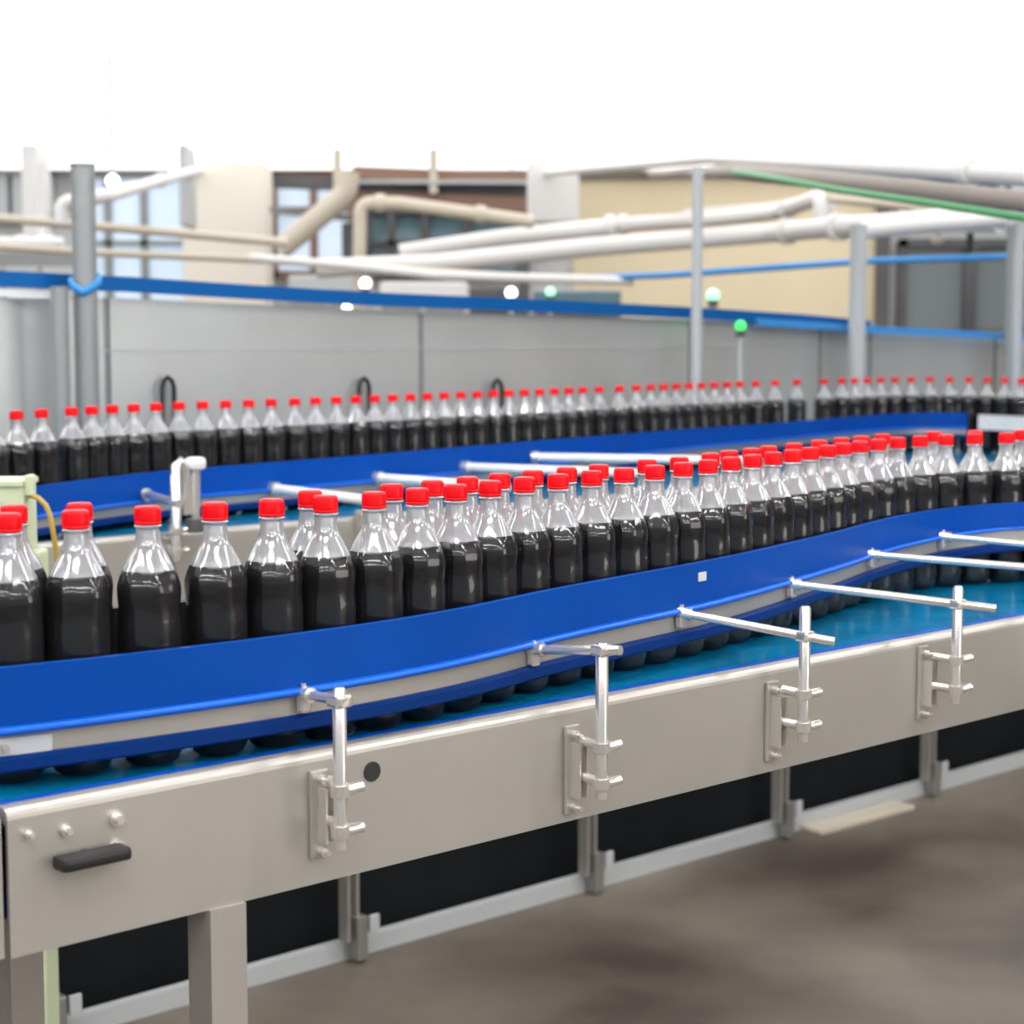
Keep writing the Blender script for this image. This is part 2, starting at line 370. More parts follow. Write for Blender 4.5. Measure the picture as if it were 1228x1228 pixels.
# added glowing panels far off whiten and light the hall, troffers above the conveyors
lp = None; gA = 'large added glowing ceiling panels over the far hall'
for iy in range(5):
    for ix in range(6):
        x = -6.25+2.5*ix; y = 7.2+2.35*iy
        if lp is None:
            lp = empty('added_glow_panel', (x, y, CZ), 'large white glowing panel added to the ceiling over the far end of the hall', 'ceiling light', gA)
            parts = [MB().box((x, y, CZ-.012), (2.49, 2.34, .016)).build('diffuser', M['diffuser'], lp)]
            f = MB()
            for s in (-1, 1): f.box((x+s*1.2475, y, CZ-.014), (.005, 2.35, .022)); f.box((x, y+s*1.1725, CZ-.014), (2.49, .005, .022))
            parts.append(f.build('frame', M['white'], lp))
        else:
            r = lp.copy(); C.objects.link(r); r.location = (x, y, CZ)
            for q in parts: c = q.copy(); C.objects.link(c); c.parent = r
lp = None; gB = 'long ceiling troffers above the conveyors'
for iy in range(5):
    for ix in range(5):
        x = -4.4+2.2*ix; y = -3.2+1.9*iy
        if lp is None:
            lp = empty('ceiling_lamp', (x, y, CZ), 'long white ceiling lamp above the conveyors', 'ceiling light', gB)
            parts = [MB().box((x, y, CZ-.045), (1.3, .3, .03)).build('diffuser', M['lamp'], lp),
                     MB().bbox((x, y, CZ-.0165), (1.4, .4, .031), .006).build('housing', M['white'], lp)]
        else:
            r = lp.copy(); C.objects.link(r); r.location = (x, y, CZ)
            for q in parts: c = q.copy(); C.objects.link(c); c.parent = r

# ---------------------------------------------------------------- conveyors
U = Vector((.740, .672)); N = Vector((-.672, .740))       # along the lines / away from the camera
RZ = math.atan2(U.y, U.x)
A0 = Vector((-.546, 1.930)); B0 = Vector((-.652, 4.580))   # points on the near panels' faces
BZ = EY-.51; KZ = EY-.48                                   # panel tops
def strip(A, s0, s1, n0, n1, z0, z1):                      # box aligned with a conveyor
    c = A+U*((s0+s1)/2)+N*((n0+n1)/2)
    return ((c.x, c.y, (z0+z1)/2), (s1-s0, n1-n0, z1-z0), RZ)
def pt(A, s, n, z): c = A+U*s+N*n; return Vector((c.x, c.y, z))
def bolt(A, s, z, r, parent, name='bolt', m='steel_bright', n=6, out=.012):
    c = pt(A, s, 0, z); d = Vector((N.x, N.y, 0))
    MB().tube([c, c-d*out], r, n=n).tube([c, c-d*.004], r*1.5, n=16).build(name, M[m], parent)

front = empty('conveyor', (*(A0+U*1.5+N*.25), 0), 'near steel conveyor with teal belt and long plain side panel', 'conveyor')
WID = .58
# near side panel, with rounded top rim (sheet, folded inwards)
def panel_prof(ztop, h):
    p = [(0, ztop-h), (0, ztop-.012)]
    for k in range(5): a = k/4*math.pi/2; p.append((-.012*(1-math.cos(a)), ztop-.012+.012*math.sin(a)))
    return p+[(-.024, ztop), (-.024, ztop-.012), (-.006, ztop-.02), (-.006, ztop-h)]
def line(A, s0, s1): return [A+U*s0, A+U*s1]
MB().sweep(line(A0, .004, 3.9), panel_prof(BZ, .165)).build('side_panel', M['steel'], front)
MB().sweep(line(A0+N*.003, -.9, -.002), panel_prof(BZ-.004, .160)).build('side_panel', M['steel'], front)
MB().box(*strip(A0, -.9, 3.9, WID, WID+.006, BZ-.165, BZ)).build('side_panel', M['steel'], front)
MB().box(*strip(A0, -.9, 3.9, .030, WID-.012, BZ-.022, BZ-.004)).build('belt', M['belt'], front)
MB().bbox(*[strip(A0, -.9, 3.9, .0245, .040, BZ-.03, BZ+.0015)[i] for i in (0, 1)], .004, RZ).build('wear_strip', M['blue'], front)
MB().bbox(*[strip(A0, -.9, 3.9, WID-.03, WID, BZ-.03, BZ+.004)[i] for i in (0, 1)], .004, RZ).build('wear_strip', M['blue_lip'], front)
MB().box(*strip(A0, -.9, 3.9, .03, WID-.012, BZ-.13, BZ-.10)).build('return_belt', M['navy'], front)
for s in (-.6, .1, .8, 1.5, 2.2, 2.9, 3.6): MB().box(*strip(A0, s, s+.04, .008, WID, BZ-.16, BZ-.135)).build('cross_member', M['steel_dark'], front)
def onpanel(x, y, A=A0, off=0): q = onplane(x, y, A+N*off, N); s = (Vector((q.x, q.y))-A).dot(U); return s, q.z
s, z = onpanel(446, 925); 
c = pt(A0, s, 0, z); MB().tube([c+Vector((N.x, N.y, 0))*.002, c-Vector((N.x, N.y, 0))*.0025], .0125, n=32).build('hole_plug', M['hole'], front, label='round dark grey plug')
for (x, y, r) in [(33, 1000, .0035), (78, 995, .0045), (139, 981, .006), (140, 1017, .0065)]:
    s, z = onpanel(x, y); bolt(A0, s, z, r, front)
s, z = onpanel(100, 1024); c = pt(A0, s, -.02, z)
k = MB().bbox(c, (.085, .03, .016), .006, RZ).tube([c+Vector((0, 0, -.002)), pt(A0, s, 0, z-.002)], .008)
k.build('latch_handle', M['black'], front, label='black latch handle')
for s in (.28, 3.7, -.7):
    for nn in (.03, WID-.04):
        g = MB().box((*(A0+U*s+N*(nn-.01)), (BZ-.165)/2+.01), (.05, .05, BZ-.165-.02), RZ).tube([pt(A0, s, nn-.01, 0), pt(A0, s, nn-.01, .02)], .05)
        g.build('leg', M['steel'], front)

back = empty('conveyor', (*(B0+U*2+N*.3), 0), 'far steel conveyor with teal belt running behind the near bottles', 'conveyor')
BW = .62
MB().sweep(line(B0, -3.2, 5.6), panel_prof(KZ, .17)).build('side_panel', M['steel'], back)
MB().box(*strip(B0, -3.2, 5.6, BW+.35, BW+.36, KZ-.17, KZ)).build('side_panel', M['steel'], back)
MB().box(*strip(B0, -3.2, 5.6, .03, BW+.34, KZ-.028, KZ-.010)).build('belt', M['belt'], back)
MB().box(*strip(B0, -3.2, 5.6, .07, .078, .0, KZ-.17)).build('shade_sheet', M['under_shade'], back, label='dark sheet added in place of shade')  # dark sheet added to paint the shade under the far conveyor
for s in [(-1.5), (-.61), .275, 1.163, 2.054, 2.885, 3.75, 4.6]:
    c = B0+U*(s-.005)-N*.03; zt = KZ-.17
    g = MB()
    for o in (-.015, .015): g.box((*(c+U*o), zt/2+.03), (.008, .04, zt-.06), RZ)
    g.box((*(c+N*.018), zt/2+.03), (.034, .004, zt-.06), RZ)
    L = g.build('leg', M['steel'], back)
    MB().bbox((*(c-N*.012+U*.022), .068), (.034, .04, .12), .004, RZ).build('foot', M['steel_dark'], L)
    MB().box((*(c-N*.03+U*.06), .10), (.03, .01, .05), RZ).build('foot_tab', M['paint'], L)
MB().box(*strip(B0, -3.2, 5.6, -.005, .025, .0, .05)).build('floor_beam', M['paint'], back)
# loose flat bar lying on the floor
a = onz(972, 999, .0); b = onz(1084, 968, .0); d = b-a
MB().bbox(((a.x+b.x)/2, (a.y+b.y)/2, .009), (d.length, .09, .018), .004, math.atan2(d.y, d.x)).build('metal_bar', M['pipe_beige'], label='flat pale metal bar lying on the brown floor under the conveyors', cat='bar')

# ---------------------------------------------------------------- bottle rows
ROW = [Vector(p) for p in [(-.90, 1.90), (-.75, 1.985), (-.583, 2.082), (-.502, 2.128), (-.432, 2.173), (-.361, 2.221), (-.294, 2.272), (-.228, 2.325), (-.172, 2.378), (-.117, 2.437), (-.065, 2.503), (-.013, 2.575), (.04, 2.642), (.122, 2.738), (.209, 2.838), (.30, 2.95), (.385, 3.07), (.465, 3.19), (.541, 3.305), (.612, 3.42), (.69, 3.535), (.78, 3.64), (.88, 3.725), (1.0, 3.785), (1.13, 3.81), (1.30, 3.815), (1.5, 3.81)]]
BROW = [Vector(p) for p in [(-1.46, 3.7), (-1.31, 4.0), (-1.17, 4.30), (-1.075, 4.53), (-.99, 4.70), (-.90, 4.83), (-.80, 4.95), (-.673, 5.09), (-.57, 5.21), (-.452, 5.345), (-.27, 5.58), (-.074, 5.83), (.167, 6.13), (.379, 6.40), (.659, 6.74), (.935, 7.04), (1.125, 7.24), (1.356, 7.45), (1.549, 7.60), (1.70, 7.66), (1.86, 7.63), (2.0, 7.52), (2.12, 7.36), (2.22, 7.2)]]
RAILP = interp(offset(ROW, .058), .03); FARP = interp(offset(ROW, -.150), .03)
BRALL = interp(offset(BROW, .06), .05); _c = [i for i, p in enumerate(BRALL) if 614+F*p.x/p.y > 1172][0]; BRAILP, BRAILP2 = BRALL[:_c], BRALL[_c:]; BFARP = interp(offset(BROW, -.08), .05)
ZT = [(-.56, -.372), (.3, -.357), (.6, -.354), (1.0, -.345), (1.4, -.340)]
ZL = [(-.56, -.448), (.3, -.430), (.6, -.420), (1.0, -.400), (1.4, -.392)]
ZB = [(-.56, -.491), (.3, -.478), (.6, -.464), (1.0, -.445), (1.4, -.435)]
BT = [(-1.2, -.357), (0, -.346), (1, -.343), (1.7, -.325)]
BL = [(-1.2, -.432), (0, -.432), (1, -.412), (1.7, -.392)]
BB = [(-1.2, -.474), (0, -.474), (1, -.45), (1.7, -.43)]
def rail(name, path, KT, KL, KB, label, group=None, s=1, cols=('blue', 'blue_lip', 'navy')):
    r = empty(name, (path[len(path)//2].x, path[len(path)//2].y, EY+lin(KB, path[len(path)//2].x)), label, 'guide rail', group)
    zt = lambda i: EY+lin(KT, path[i].x); zl = lambda i: EY+lin(KL, path[i].x); zb = lambda i: EY+lin(KB, path[i].x)
    def zf(i, q):   # q: 0..1 between top and lip, 1..2 between lip and bottom
        return zt(i)+(zl(i)-zt(i))*q if q <= 1 else zl(i)+(zb(i)-zl(i))*(q-1)
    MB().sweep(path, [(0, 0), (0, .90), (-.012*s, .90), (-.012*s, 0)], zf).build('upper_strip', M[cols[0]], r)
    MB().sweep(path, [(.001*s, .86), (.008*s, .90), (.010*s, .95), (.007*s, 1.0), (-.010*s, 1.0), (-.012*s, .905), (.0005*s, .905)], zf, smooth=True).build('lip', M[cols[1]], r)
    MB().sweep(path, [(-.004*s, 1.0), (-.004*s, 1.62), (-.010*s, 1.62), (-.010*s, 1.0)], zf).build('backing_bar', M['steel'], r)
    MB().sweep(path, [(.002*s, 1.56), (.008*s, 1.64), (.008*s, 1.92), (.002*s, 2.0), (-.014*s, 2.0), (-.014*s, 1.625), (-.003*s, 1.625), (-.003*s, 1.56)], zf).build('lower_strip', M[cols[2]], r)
    return r
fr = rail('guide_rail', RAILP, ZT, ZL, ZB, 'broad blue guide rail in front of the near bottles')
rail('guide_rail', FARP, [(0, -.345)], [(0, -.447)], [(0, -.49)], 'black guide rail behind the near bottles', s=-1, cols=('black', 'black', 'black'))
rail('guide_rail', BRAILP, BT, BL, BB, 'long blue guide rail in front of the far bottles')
# sticker and end joint on the near rail
def onrail(x, path=RAILP):
    best = min(range(1, len(path)-1), key=lambda i: abs(614+F*path[i].x/(path[i].y*math.cos(PITCH)+.4*math.sin(PITCH))-x)); p = path[best]
    d = (path[best+1]-path[best-1]).normalized(); return p, d
p, d = onrail(838); nn = Vector((d.y, -d.x)); q = p+nn*.0015
MB().box((q.x, q.y, EY+lin(ZT, p.x)-.022), (.022, .0015, .014), math.atan2(d.y, d.x)).build('sticker', M['label'], fr, label='small silver sticker')
p, d = onrail(640, BRAILP); nn = Vector((d.y, -d.x)); q = p+nn*.0015
p, d = onrail(30); nn = Vector((d.y, -d.x)); q = p-nn*.002
MB().box((q.x, q.y, EY+lin(ZL, p.x)-.014), (.085, .004, .020), math.atan2(d.y, d.x)).build('joint_plate', M['paint'], fr)
MB().tube([Vector((q.x, q.y, EY+lin(ZL, p.x)-.014))-Vector((d.x, d.y, 0))*.012, Vector((q.x+nn.x*.01, q.y+nn.y*.01, EY+lin(ZL, p.x)-.014))-Vector((d.x, d.y, 0))*.012], .005, n=6).build('bolt', M['steel_bright'], fr)

# ---- the bottle
H = .310
def flute(z, a):
    if .180 < z < .262:
        k = math.sin((z-.180)/(.082)*math.pi); return 1+.085*k*(abs(math.cos(3*a))-.55)
    return 1
SH = [(z+(.010 if z > .1 else 0), r) for z, r in [(0, .020), (.002, .027), (.006, .032), (.016, .0365), (.030, .0378), (.060, .0375), (.120, .0378), (.165, .0380), (.178, .0366), (.186, .0372), (.198, .0380), (.206, .0374), (.216, .0345), (.224, .0312), (.232, .0274), (.240, .0234), (.248, .0190), (.255, .0164), (.262, .0148), (.272, .0142), (.2745, .0142), (.2752, .0164), (.2772, .0164), (.2779, .0142), (.282, .0140)]]
def inner(z):
    for (a, r), (b, q) in zip(SH, SH[1:]):
        if a <= z <= b: return (r+(q-r)*(z-a)/(b-a))
LV = .232
shell = MB().lathe(SH, 36, fl=flute, mi=lambda z: 1 if z < LV else 0, caps=(True, False))
liq = [(z+.0015 if i == 0 else z, max(r-.0012, .01)) for i, (z, r) in enumerate(SH) if z < LV-.001]+[(LV, inner(LV)-.0012)]
liquid = MB().lathe(liq, 36, fl=flute)
def capfl(z, a): return 1+(.02*math.cos(30*a) if .291 < z < .307 else 0)
capm = MB().lathe([(z+.010, r) for z, r in [(.2785, .0150), (.2795, .0157), (.2815, .0157), (.282, .0150), (.2828, .0157), (.284, .0157), (.296, .0155), (.2985, .0148), (.2998, .0132), (.3, .012)]], 60, fl=capfl)
hs = [shell.mesh('bottle_shell', [M['clear'], M['clear_body']]), liquid.mesh('drink', [M['liquid']]), capm.mesh('cap', [M['cap']])]
G = {}
def bottle(x, y, z, rz, label, group, sc=1.0):
    r = empty('bottle', (x, y, z), label, 'bottle', group); r.rotation_euler = (0, 0, rz)
    for nm, me in zip(('bottle_shell', 'drink', 'cap'), hs):
        c = bpy.data.objects.new(nm, me); C.objects.link(c); c.parent = r
FZ = EY-.204-H; FB = BZ-.016
pts1 = interp(ROW, .0785)
# slide the row so that one bottle stands where the photo has one (cap near x=330)
full = interp(ROW, .0785/8); best = min(range(len(full)), key=lambda i: (full[i]-Vector((-.294, 2.270))).length)
DS = .0785/8; idx = [best]
while idx[-1]+8 < len(full): idx.append(idx[-1]+8)
k = best
for q in (8, 9, 9, 8, 8, 8, 8):
    k -= q
    if k >= 0: idx.append(k)
pts1 = [full[k] for k in idx]
pts1 = [p for p in pts1 if p.x > -.80 and p.x < 1.28]
pts1 = [p for p in pts1 if -34 < 614+F*p.x/(p.y*math.cos(PITCH)+.3*math.sin(PITCH)) < 1256]
near = [p+Vector((random.uniform(-.0008, .0008), random.uniform(-.0008, .0008))) for p in pts1]
rear0 = [(8, 601), (90, 603), (378, 590), (475, 581), (520, 576), (569, 572), (606, 568), (645, 565), (683, 562), (718, 557), (776, 551), (815, 548), (854, 543), (878, 540), (900, 538), (921, 535), (961, 532), (990, 528), (1016, 525), (1034, 523), (1054, 520), (1084, 515), (1125, 512), (1206, 513)]
rear = [Vector(onz(x, y, EY-.204)[:2]) for x, y in rear0]
D = .0776
FARC = offset(full, -.148+.052)
for it in range(300):
    for i, p in enumerate(rear):
        for q in near:
            v = p-q
            if v.length < D: p += v.normalized()*(D-v.length)
        for j, q in enumerate(rear):
            v = p-q
            if i != j and v.length < D:
                v = v if v.length > 1e-6 else Vector((.01, .01)); p += v.normalized()*(D-v.length)*.5
                rear[j] -= v.normalized()*(D-v.length)*.5
        # stay this side of the far rail
        k = min(range(len(full)), key=lambda m: (full[m]-p).length_squared)
        d = (full[min(k+1, len(full)-1)]-full[max(k-1, 0)]).normalized(); nn = Vector((-d.y, d.x)); o = (p-full[k]).dot(nn)
        if o > .094: p -= nn*(o-.094)
ok = []
for i, p in enumerate(rear):
    if all((p-q).length > D-.003 for q in near+ok): ok.append(p)
rear = sorted(ok, key=lambda p: p.x/p.y); near.sort(key=lambda p: p.x/p.y)
for i, p in enumerate(near):
    bottle(p.x, p.y, FZ, random.uniform(0, 1.0), "clear red-capped bottle of dark drink, %s from the left in the near conveyor's front row" % ordinal(i+1), 'front row of bottles on the near conveyor')
for i, p in enumerate(rear):
    bottle(p.x, p.y, FZ, random.uniform(0, 1.0), "clear red-capped bottle of dark drink, %s from the left in the near conveyor's rear row" % ordinal(i+1), 'rear row of bottles on the near conveyor')
# far row: spacing varies as in the photo
pxs = [19, 51, 85, 102, 125, 152, 179, 204, 226, 258, 291, 320, 352, 374, 397, 410, 428, 446, 462, 478, 495, 512, 528, 544, 559, 582, 598, 615, 638, 653, 669, 689, 719, 743, 764, 780, 795, 809, 823, 838, 852, 866, 880, 906, 930, 956, 988, 1010, 1024, 1040, 1057, 1070, 1088, 1100, 1112, 1125, 1138, 1150, 1173, 1201, 1219, 1240]
bf = interp(BROW, .008); bp = []; last = -1
xs = [614+F*q.x/(q.y*math.cos(PITCH)+.18*math.sin(PITCH)) for q in bf]
back_pts = []
for x in [-10]+pxs:
    k = min(range(len(bf)), key=lambda i: abs(xs[i]-x)); p = bf[k].copy()
    tries = 0
    while back_pts and (p-back_pts[-1]).length < D and k < len(bf)-1: k += 1; p = bf[k].copy()
    back_pts.append(p)
uniq = []
for p in back_pts:
    if all((p-q).length >= D-.0005 for q in uniq): uniq.append(p)
BBZ = EY-.18-H
for i, p in enumerate(sorted([p for p in uniq if F*p.x/p.y < 628], key=lambda p: p.x/p.y)):
    bottle(p.x, p.y, BBZ, random.uniform(0, 1.0), "clear red-capped bottle of dark drink, %s from the left on the far conveyor" % ordinal(i+1), 'bottles on the far conveyor')

# ---------------------------------------------------------------- rail brackets on the near conveyor
gBr = 'rail brackets along the near conveyor'
def bracket(plate_px, plate_y, post_px, top_y, bot_y, rail_px, rail_y, rod_t, label, A, off=.055, ktop=.0, plate_h=.125, sc=1.0, knobs=(.38, .75), r=.0088, rodr=.0068, rodbr='steel_bright', extra=None):
    s0, zc = onpanel(plate_px, plate_y, A)
    q = onplane(post_px, (top_y+bot_y)/2, A-N*off, N); sp = (Vector((q.x, q.y))-A).dot(U)
    zt = onplane(post_px, top_y, A-N*off, N).z; zb = onplane(post_px, bot_y, A-N*off, N).z
    P = lambda s, n, z: pt(A, s, -n, z)
    R = empty('rail_bracket', P(sp, off, zb), label, 'bracket', extra)
    MB().bbox(P(s0, .003, zc), (.028, .006, plate_h), .0025, RZ).build('mounting_plate', M['steel'], R)
    g = MB(); c = P(s0+.006, .013, zc)
    for o in (-1, 1): g.box(P(s0+.004+o*.007, .014, zc), (.003, .02, plate_h*.62), RZ)
    g.build('channel', M['steel_bright'], R)
    for dz in (.4, -.42):
        b = P(s0, .006, zc+plate_h*dz); nn = Vector((N.x, N.y, 0))
        MB().tube([b, b-nn*.010], .006, n=6).tube([b, b-nn*.018], .003).build('bolt', M['steel_bright'], R)
    MB().tube([P(sp, off, zb), P(sp, off, zt-.004), P(sp, off, zt)], [r, r, r*.7], n=20).build('post', M['steel_bright'], R)
    for kf in knobs:
        z = zt+(zb-zt)*kf if kf < 2 else zb
    for z in (zb+.022+ktop, zb+.022+ktop+.05*sc):
        a = P(s0+.004, .02, z+.004); b = P(sp, off, z)
        arm = MB().tube([a, b], .0048, n=10, flat=1.5).tube([P(sp, off, z-.007), P(sp, off, z+.007)], r*1.45, n=16)
        c1 = P(sp, off, z); e = c1+Vector((U.x, U.y, 0))*.012-Vector((N.x, N.y, 0))*.004; e2 = c1+Vector((U.x, U.y, 0))*.027-Vector((N.x, N.y, 0))*.010
        K = arm.build('clamp', M['steel_bright'], R)
        MB().tube([c1, e, e2+Vector((0, 0, .003))], [.0045, .0092, .0085], n=10, flat=.75).build('knob', M['steel_bright'], K)
    # rod from the rail clip through the post
    if rail_px is not None:
        if isinstance(rail_px, Vector): a = rail_px
        else:
            p, d = onrail(rail_px); a = Vector((p.x+d.y*.004, p.y-d.x*.004, 0))
            rr = ray(rail_px, rail_y); tt = math.hypot(a.x, a.y)/math.hypot(rr.x, rr.y); a.z = EY+rr.z*tt
        b = P(sp, off, 0); 
        b.z = rod_t[0] if rod_t[0] > 0 else zt+rod_t[0]
        dr = (b-a).normalized(); e = b+dr*rod_t[1]
        mid = a.lerp(b, .5)
        MB().tube([a, mid, b, e], rodr, n=12).build('rod', M[rodbr], R)
        MB().bbox(b, (.024, .024, .016), .004, RZ).build('rod_clamp', M['steel_bright'], R)
        cl = MB().bbox(a-Vector((0, 0, .010)), (.016, .012, .026), .003, RZ).tube([a-dr*.006, a+dr*.016], rodr*1.5, n=10)
        cl.tube([a+Vector((0, 0, .002)), a+Vector((0, 0, .013))], .0042, n=6)
        cl.build('rail_clip', M['steel_bright'], R)
    return R
bracket(381, 975, 408, 824, 1018, 372, 832, (-.016, .012), 'steel rail bracket furthest left on the near conveyor, beside the round plug', A0, plate_h=.11, r=.0085, rodr=.0065)
bracket(684, 922, 722, 771, 958, 634, 779, (-.010, .030), 'steel rail bracket second from left, centre of the near side panel', A0, plate_h=.125)
bracket(924, 864, 965, 727, 888, 818, 735, (-.046, .045), 'steel rail bracket third from left on the near side panel', A0)
bracket(1105, 818, 1148, 703, 842, 947, 700, (-.030, .062), 'steel rail bracket furthest right on the visible near side panel', A0)
bracket(1250, 790, 1288, 672, 815, 1042, 665, (-.02, .05), 'steel rail bracket just past the right edge, its rod second from top', A0)
bracket(1345, 765, 1385, 655, 788, 1124, 643, (-.02, .05), 'steel rail bracket beyond the right edge, its rod topmost', A0)

# brackets of the far conveyor: tall post at left and pale rods behind the near caps
def railpt(px, y, path):
    p, d = onrail(px, path); a = Vector((p.x+d.y*.004, p.y-d.x*.004, 0)); rr = ray(px, y)
    a.z = EY+rr.z*(math.hypot(a.x, a.y)/math.hypot(rr.x, rr.y)); return a
far_br = [(430, 640, 440, 594, 668, 330, 586, 'pale rod bracket on the far conveyor, leftmost of the four behind the near caps'),
          (585, 612, 596, 578, 640, 450, 573, 'pale rod bracket on the far conveyor, second from left behind the near caps'),
          (742, 592, 752, 562, 618, 560, 560, 'pale rod bracket on the far conveyor, third from left behind the near caps'),
          (890, 575, 900, 548, 600, 642, 548, 'pale rod bracket on the far conveyor, rightmost behind the near caps')]
for (a, b, c, d, e, f, g, lab) in far_br:
    bracket(a, b, c, d, e, railpt(f, g, BRAILP), 0, (-.012, .04), lab, B0, rodr=.013, rodbr='white', extra='rod brackets on the far conveyor')
R = bracket(198, 670, 211, 568, 672, railpt(170, 592, BRAILP), 0, (-.07, .03), 'tall bracket post with a sensor arm on the far conveyor at left', B0, rodr=.010, r=.0125)
# sensor arm on the tall post
q = onplane(211, 568, B0-N*.055, N)
def near_q(dx, dz, dn=0): return q+Vector((U.x*dx-N.x*dn, U.y*dx-N.y*dn, dz))
MB().tube([near_q(0, -.02), near_q(0, .02), near_q(.012, .028), near_q(.026, .012), near_q(.03, -.10)], .012, n=12).build('bent_arm', M['steel_bright'], R)
MB().bbox(near_q(.055, .022), (.04, .04, .03), .010, RZ).build('sensor_head', M['white'], R)
MB().tube([near_q(.055, .012), near_q(.052, -.11)], .011, n=12).build('sensor_stem', M['steel_bright'], R)
MB().bbox(near_q(.045, -.125, .02), (.05, .03, .035), .005, RZ).build('sensor_box', M['darkbox'], R)

# ---------------------------------------------------------------- control box with yellow cable, left between the conveyors
Y0 = 3.5
a = ond(-70, 577, Y0); b = ond(28, 577, Y0); zt = a.z
box = empty('control_cabinet', ((a.x+b.x)/2, Y0+.1, 0), 'pale green control cabinet between the conveyors at the left edge', 'cabinet')
MB().bbox(((a.x+b.x)/2, Y0+.05, zt-.07), (b.x-a.x, .1, .14), .008).build('head_box', M['machine'], box)
MB().bbox(((a.x+b.x)/2-.01, Y0+.055, zt-.005), (b.x-a.x+.02, .12, .012), .003).build('lid', M['machine'], box)
MB().bbox(((a.x+b.x)/2-.02, Y0-.003, zt-.055), (.11, .006, .05), .002).build('label_plate', M['label'], box)
b2 = ond(40, 600, Y0)
MB().bbox(((a.x+b2.x)/2, Y0+.06, (zt-.14)/2), (b2.x-a.x, .1, zt-.14), .008).build('pedestal', M['machine'], box)
MB().bbox(((a.x+b.x)/2, Y0+.005, zt-.15), (b.x-a.x+.01, .03, .012), .003).build('ledge', M['machine'], box)
c = ond(33, 590, Y0-.0)
MB().bbox((c.x, Y0+.02, c.z+.012), (.016, .03, .04), .004).build('cable_gland', M['machine'], box)
pp = [ond(36, 594, Y0+.02), ond(46, 597, Y0), ond(55, 606, Y0), ond(60, 618, Y0), ond(64, 640, Y0), ond(68, 665, Y0+.02), ond(70, 720, Y0+.03), ond(58, 760, Y0+.06), ond(48, 765, Y0+.1)]
MB().tube(pp, .0052, n=10).build('cable', M['cable'], box, label='yellow cable')

# ---------------------------------------------------------------- steel fence behind the far bottles, its blue cap strip and posts
F0 = B0+N*1.25
def fs(px): q = onplane(px, 380, F0, N); return (Vector((q.x, q.y))-F0).dot(U)
FP = [F0+U*fs(x) for x in (-330, -60, 66, 128, 505, 828, 985, 1045, 1195, 1300)]
# sheet tops slope gently down towards the right
FK = [((Vector(onplane(x, y, F0, N)[:2])-F0).dot(U), onplane(x, y, F0, N).z) for x, y in ((-330, 352), (0, 360), (130, 357), (450, 373), (820, 383), (1040, 392), (1300, 402))]
def ftop(p): return lin(FK, (p-F0).dot(U))
fence = empty('steel_fence', (FP[4].x, FP[4].y, 0), 'long grey steel sheet fence behind the far row of bottles', 'fence')
for i in range(len(FP)-1):
    p, q2 = FP[i]+U*.012, FP[i+1]-U*.012; t0, t1 = ftop(p), ftop(q2); vs = []
    for (v, t) in ((p, t0), (q2, t1)):
        for o in (0, .01):
            w2 = v+N*o; vs += [Vector((w2.x, w2.y, .9)), Vector((w2.x, w2.y, t))]
    MB().add(vs, [(0, 1, 3, 2), (4, 6, 7, 5), (0, 4, 5, 1), (2, 3, 7, 6), (1, 5, 7, 3), (0, 2, 6, 4)]).build('sheet', M['fence'], fence)
for i, p in enumerate(FP):
    t = ftop(p); MB().bbox((p.x+N.x*.034, p.y+N.y*.034, t/2), (.045, .045, t), .005, RZ).build('fence_post', M['post'], fence)
# horizontal fold and low handles
MB().sweep([FP[2]+U*.05, FP[-1]], [(.004, EY-.055), (.004, EY-.050), (0, EY-.050), (0, EY-.055)]).build('fold_line', M['paint'], fence)
for px, y in ((195, 452), (430, 453), (590, 455)):
    q3 = onplane(px, y, FP[0], N); b3 = Vector((q3.x, q3.y)); top = q3.z-.012; nn = Vector((N.x, N.y, 0))*.03; uu = Vector((U.x, U.y, 0))*.022
    base = Vector((b3.x, b3.y, top))-nn
    MB().tube([base-uu-Vector((0, 0, .16)), base-uu-Vector((0, 0, .02)), base-uu*.7, base+Vector((0, 0, .012)), base+uu*.7, base+uu-Vector((0, 0, .02)), base+uu-Vector((0, 0, .16)), base+uu-Vector((0, 0, .16))+nn], .008, n=10).build('hose_hook', M['black'], fence, label='black looped hose hook')
bs = [onplane(x, (y0+y1)/2, FP[0]-N*.03, N) for (x, y0, y1) in [(-60, 322, 342), (0, 325, 344), (85, 330, 347), (150, 332, 350), (300, 342, 359), (450, 350, 368), (640, 358, 375), (820, 367, 383), (960, 376, 391), (1040, 385, 397)]]
def ribbon(P3, h, dep, name, m, **k):
    vs = []; fs = []
    for p in P3:
        for (o, z) in ((0, -h/2), (0, h/2), (dep, h/2), (dep, -h/2)): vs.append(Vector((p.x-N.x*o, p.y-N.y*o, p.z+z)))
    n = len(P3)
    for i in range(n-1):
        for j in range(4): fs.append((i*4+j, i*4+(j+1) % 4, i*4+4+(j+1) % 4, i*4+4+j))
    fs += [(0, 1, 2, 3), tuple(range(4*n-4, 4*n))[::-1]]
    return MB().add(vs, fs).build(name, m, **k)
ribbon(bs, .046, .02, 'blue_strip', M['strip'], label='long blue strip along the top of the steel sheet fence', cat='strip')
bs2 = [onplane(x, y, FP[0]-N*.056, N) for (x, y) in [(905, 386), (1000, 392), (1060, 396), (1150, 400), (1230, 405)]]
ribbon(bs2, .03, .02, 'blue_strip', M['skyblue'], label='lighter blue strip at the right end of the fence top', cat='strip')
ws = [onplane(x, y, FP[0]-N*.03, N) for (x, y) in [(-60, 349), (0, 351), (62, 354)]]
ribbon(ws, .022, .012, 'white_strip', M['white'], label='short white strip under the blue strip at far left', cat='strip')

